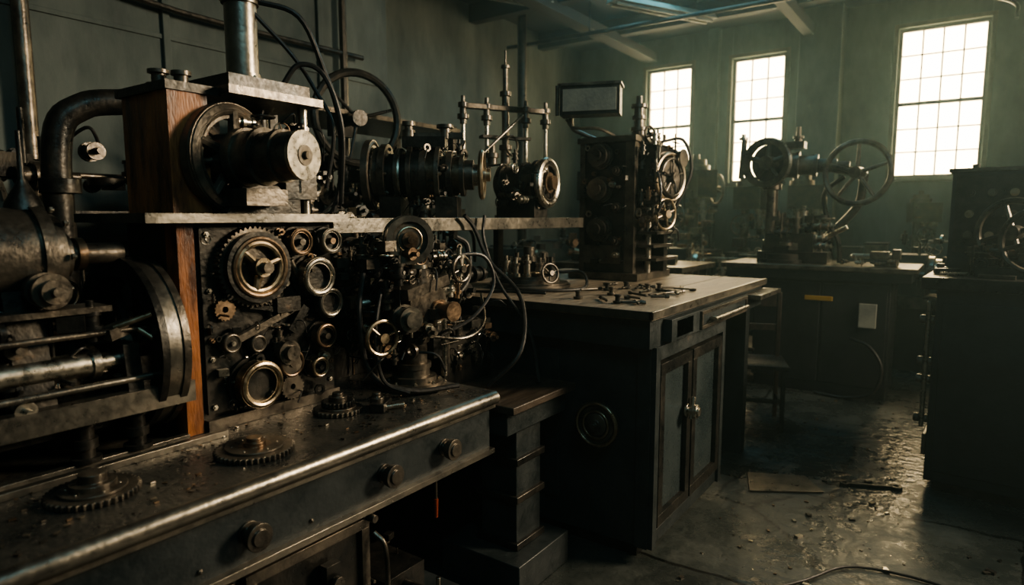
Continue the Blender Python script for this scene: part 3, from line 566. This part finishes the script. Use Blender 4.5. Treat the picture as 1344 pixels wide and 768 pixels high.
def engine_lathe(o,rz,seed):
    b=B('engine_lathe',.004); b.M=Matrix.Translation(o)@Matrix.Rotation(rz,4,'Z')
    b.bx(-.75,.75,-.2,.2,.0,.62,DARKP); b.bx(-.8,.8,-.22,.22,.62,.74,CAST); b.bx(-.78,-.35,-.18,.18,.74,1.14,PAINT)
    b.steps((-.35,0,.98),X,[(.15,.05),(.12,.06),(.05,.08)],STEEL); b.bx(.5,.72,-.1,.1,.74,.96,IRON); b.cyl((.5,0,.98),(.25,0,.98),.03,STEEL); b.steps((.72,0,.96),X,[(.06,.08)],CAST)
    b.bx(-.05,.2,-.24,.2,.74,.84,IRON); b.wheel((.08,-.28,.72),(0,-1,0),.11,.012,CAST,4,.03,.05); b.wheel((.84,0,.96),X,.12,.012,CAST,4,.03,.06)
    b.greeble(-.7,.6,-.2,.1,.86,1.3,50,seed,.07); b.M=Matrix.Identity(4); b.done()
engine_lathe((-2.35,7.55,0),.15,301); engine_lathe((.05,7.5,0),-.1,302); engine_lathe((-4.1,6.7,0),.9,303)
b=B('back_workbench',.004); b.bx(-4.9,.6,8.35,9.0,.93,.98,CAST)
for x in(-4.8,-3.5,-2.2,-.9,.45): b.bx(x,x+.08,8.4,8.48,0,.93,IRON); b.bx(x,x+.08,8.85,8.93,0,.93,IRON)
b.bx(-4.8,.5,8.42,8.9,.3,.33,IRON); b.bx(-2.1,-.95,8.40,8.9,.33,.93,DARKP); b.bx(-4.7,-3.55,8.40,8.9,.33,.93,DARKP); b.done()
for i,(x,s) in enumerate([(-4.45,1.3),(-3.75,1.1),(-3.05,1.5),(-2.35,1.2),(-1.7,1.2),(-.45,.9),(.2,1.0)]): small_machine((x,8.68,.981),s,'drill_press',.4*i,100+i)
for i,x in enumerate((-1.25,-.98)):
    b=B('parts_crate',.003); b.bx(x,x+.22,8.5,8.8,.981,1.14+.05*i,[DWOOD,CAST][i]); b.bx(x-.01,x+.23,8.49,8.81,1.14+.05*i,1.16+.05*i,IRON); b.done()
b=B('work_table',.004); b.bx(-3.3,-2.0,5.4,6.3,1.02,1.07,CAST)
for x in(-3.25,-2.12):
    for y in(5.45,6.18): b.bx(x,x+.07,y,y+.07,0,1.02,IRON)
b.bx(-3.2,-2.1,5.5,6.2,.3,.34,IRON); b.bx(-3.0,-2.3,5.5,6.1,.34,.9,DARKP); b.done()
small_machine((-2.45,5.85,1.071),1.05,'drill_press',.3,120); small_machine((-3.0,5.8,1.071),1.15,'drill_press',-.3,121)
b=B('wooden_chair',.004); b.M=Matrix.Translation((-1.22,4.82,0))@Matrix.Rotation(.35,4,'Z')
b.bx(-.21,.21,-.21,.21,.44,.47,DWOOD)
for x in(-.19,.16):
    b.bx(x,x+.03,-.20,-.17,0,.44,DWOOD); b.bx(x,x+.03,.17,.20,0,.44,DWOOD); b.bx(x,x+.03,.17,.20,.47,.95,DWOOD)
b.bx(-.19,.19,.175,.195,.84,.95,DWOOD); b.bx(-.19,.19,.175,.195,.66,.71,DWOOD); b.bx(-.18,.18,-.19,-.18,.2,.23,DWOOD)
for x in(-.19,.17): b.bx(x,x+.015,-.18,.18,.15,.18,DWOOD)
b.M=Matrix.Identity(4); b.done()
b=B('storage_rack',.003)
for y in(-.5,.9,2.3,3.9):
    for x in(-3.95,-3.35): b.bx(x,x+.05,y,y+.05,0,2.2 if y>1 else 1.55,IRON)
for z in(.5,1.0,1.5): b.bx(-3.97,-3.28,-.52,3.97,z,z+.03,IRON)
b.bx(-3.97,-3.28,2.28,3.97,2.15,2.18,CAST)
D2=[IRON,IRON,CAST,PAINT]
b.greeble(-3.9,-3.4,-.3,3.8,1.08,1.28,90,131,.08,D2); b.greeble(-3.9,-3.4,-.3,3.8,1.62,1.88,150,132,.08,D2); b.greeble(-3.8,-3.4,-.3,3.8,.6,.8,40,133,.08,D2)
b.wheel((-3.2,2.86,2.12),(1,-.3,0),.28,.026,IRON,3,.05,.08,.012); b.cyl((-3.45,2.88,2.12),(-3.18,2.86,2.12),.04,IRON); b.bx(-3.42,-3.34,2.8,2.95,2.02,2.15,IRON)
b.wheel((-3.6,2.0,1.78),X,.24,.02,CAST,5,.05,.08)
b.done()
b=B('bent_exhaust_pipe',.002)
b.tube([(-3.1,1.14,0),(-3.1,1.14,1.3),(-3.1,1.15,1.82),(-3.08,1.24,1.96),(-3.05,1.40,2.0),(-3.0,1.60,2.02)],.055,IRON,14); b.cyl((-3.1,1.15,1.6),(-3.1,1.15,1.66),.075,IRON); b.steps((-3.0,1.60,2.02),(.1,1,.05),[(.075,.03),(.05,.05)],CAST)
b.bx(-3.2,-3.0,1.04,1.24,0,.04,IRON); b.done()
b=B('iron_press',.004)
b.bx(-3.2,-2.75,.3,.95,0,.9,PAINT); b.bx(-3.1,-2.85,.4,.85,.9,1.7,IRON); b.wheel((-2.76,.62,1.55),X,.22,.02,CAST,5,.05,.08); b.cyl((-2.9,.62,1.55),(-2.7,.62,1.55),.03,CAST); b.greeble(-2.85,-2.78,.4,.85,1.0,1.6,60,141,.045,D2); b.done()
b=B('belt_pump',.004)
b.bx(-3.2,-2.75,1.8,3.4,0,.95,PAINT); b.greeble(-3.1,-2.8,1.85,3.35,1.03,1.6,170,142,.07,D2+[STEEL]); b.steps((-3.0,2.1,1.25),(0,1,0),[(.15,.05),(.12,.3),(.15,.05),(.05,.2)],CAST); b.bx(-3.1,-2.9,2.15,2.5,.95,1.15,IRON); b.done()
# ------------------------------------------------------------ floor debris
b=B('floor_debris',0); R=random.Random(77)
for i in range(380):
    x=R.uniform(-.95,.6); y=R.uniform(1.6,5.8)
    if (x>-.3 and y>3.7) or (x<-.9 and y>4.4): continue
    s=R.choice([.002,.003,.004,.006,.008,.014])*R.uniform(.7,1.3); b.box((x,y,.001+s*.3),(s*2,s*1.2,s*.6),R.choice([CAST,IRON,IRON,BRONZE,STEEL]),(0,0,R.uniform(0,3)))
b.done()
b=B('sheet_metal_offcut',.001); b.M=Matrix.Translation((-.78,3.75,.002))@Matrix.Rotation(.5,4,'Z'); b.prism([(-.2,-.13),(.2,-.1),(.17,.12),(-.15,.14)],'Z',(0,.008),CAST); b.M=Matrix.Identity(4); b.done()
b=B('wrench',.001); b.M=Matrix.Translation((-.36,4.0,.001))@Matrix.Rotation(.4,4,'Z'); b.box((0,0,.008),(.24,.025,.014),IRON); b.ring((.13,0,0),(0,0,1),.015,.032,.018,IRON,20,.4,5.8); b.ring((-.13,0,0),(0,0,1),.012,.026,.016,IRON,20); b.M=Matrix.Identity(4); b.done()
b=B('floor_cable',0); b.tube([(-.9,2.2,.01),(-.5,2.7,.01),(-.3,3.0,.01),(.1,3.0,.01),(.35,2.6,.01),(.7,2.5,.01)],.006,RUB); b.done()
# ------------------------------------------------------------ lights
def area(name,loc,tgt,sx,sy,p,col,spread=None):
    l=bpy.data.lights.new(name,'AREA'); l.shape='RECTANGLE'; l.size=sx; l.size_y=sy; l.energy=p; l.color=col
    if spread: l.spread=spread
    o=bpy.data.objects.new(name,l); bpy.context.scene.collection.objects.link(o); o.location=loc
    o.rotation_euler=(Vector(tgt)-Vector(loc)).to_track_quat('-Z','Y').to_euler(); return o
area('side_key_light',(2.7,4.6,3.0),(-1.8,1.9,1.0),1.4,1.4,290,(1,.82,.58),math.radians(120))  # added warm key lamp; the right wall has no window
area('teal_fill',(.6,.2,4.0),(-1.6,1.2,.9),1.6,1.6,40,(.42,.88,1.0))  # added teal fill lamp below a closed ceiling
area('rear_teal_fill',(-2.5,6.3,4.05),(-2.5,6.3,0),2.5,2.5,45,(.30,.80,.95))  # added lamp that tints the rear of the room teal, no roof opening
w=bpy.data.worlds.new('World'); bpy.context.scene.world=w; w.use_nodes=True
w.node_tree.nodes['Background'].inputs[0].default_value=(1,.88,.65,1); w.node_tree.nodes['Background'].inputs[1].default_value=1
vs=w.node_tree.nodes.new('ShaderNodeVolumeScatter'); vs.inputs['Color'].default_value=(.62,.92,.92,1); vs.inputs['Density'].default_value=.011; vs.inputs['Anisotropy'].default_value=.65
w.node_tree.links.new(vs.outputs[0],w.node_tree.nodes['World Output'].inputs['Volume'])
try: bpy.context.scene.view_settings.look='AgX - Medium High Contrast'
except Exception as e: print(e)
# ------------------------------------------------------------ camera
cd=bpy.data.cameras.new('camera'); cam=bpy.data.objects.new('camera',cd); bpy.context.scene.collection.objects.link(cam)
cam.location=(0,0,1.5); cam.rotation_euler=(math.radians(90-6.6),0,math.radians(35.1)); cd.lens=22.77; cd.sensor_width=36; cd.clip_start=.02
cd.dof.use_dof=True; cd.dof.focus_distance=2.5; cd.dof.aperture_fstop=2.2
bpy.context.scene.camera=cam
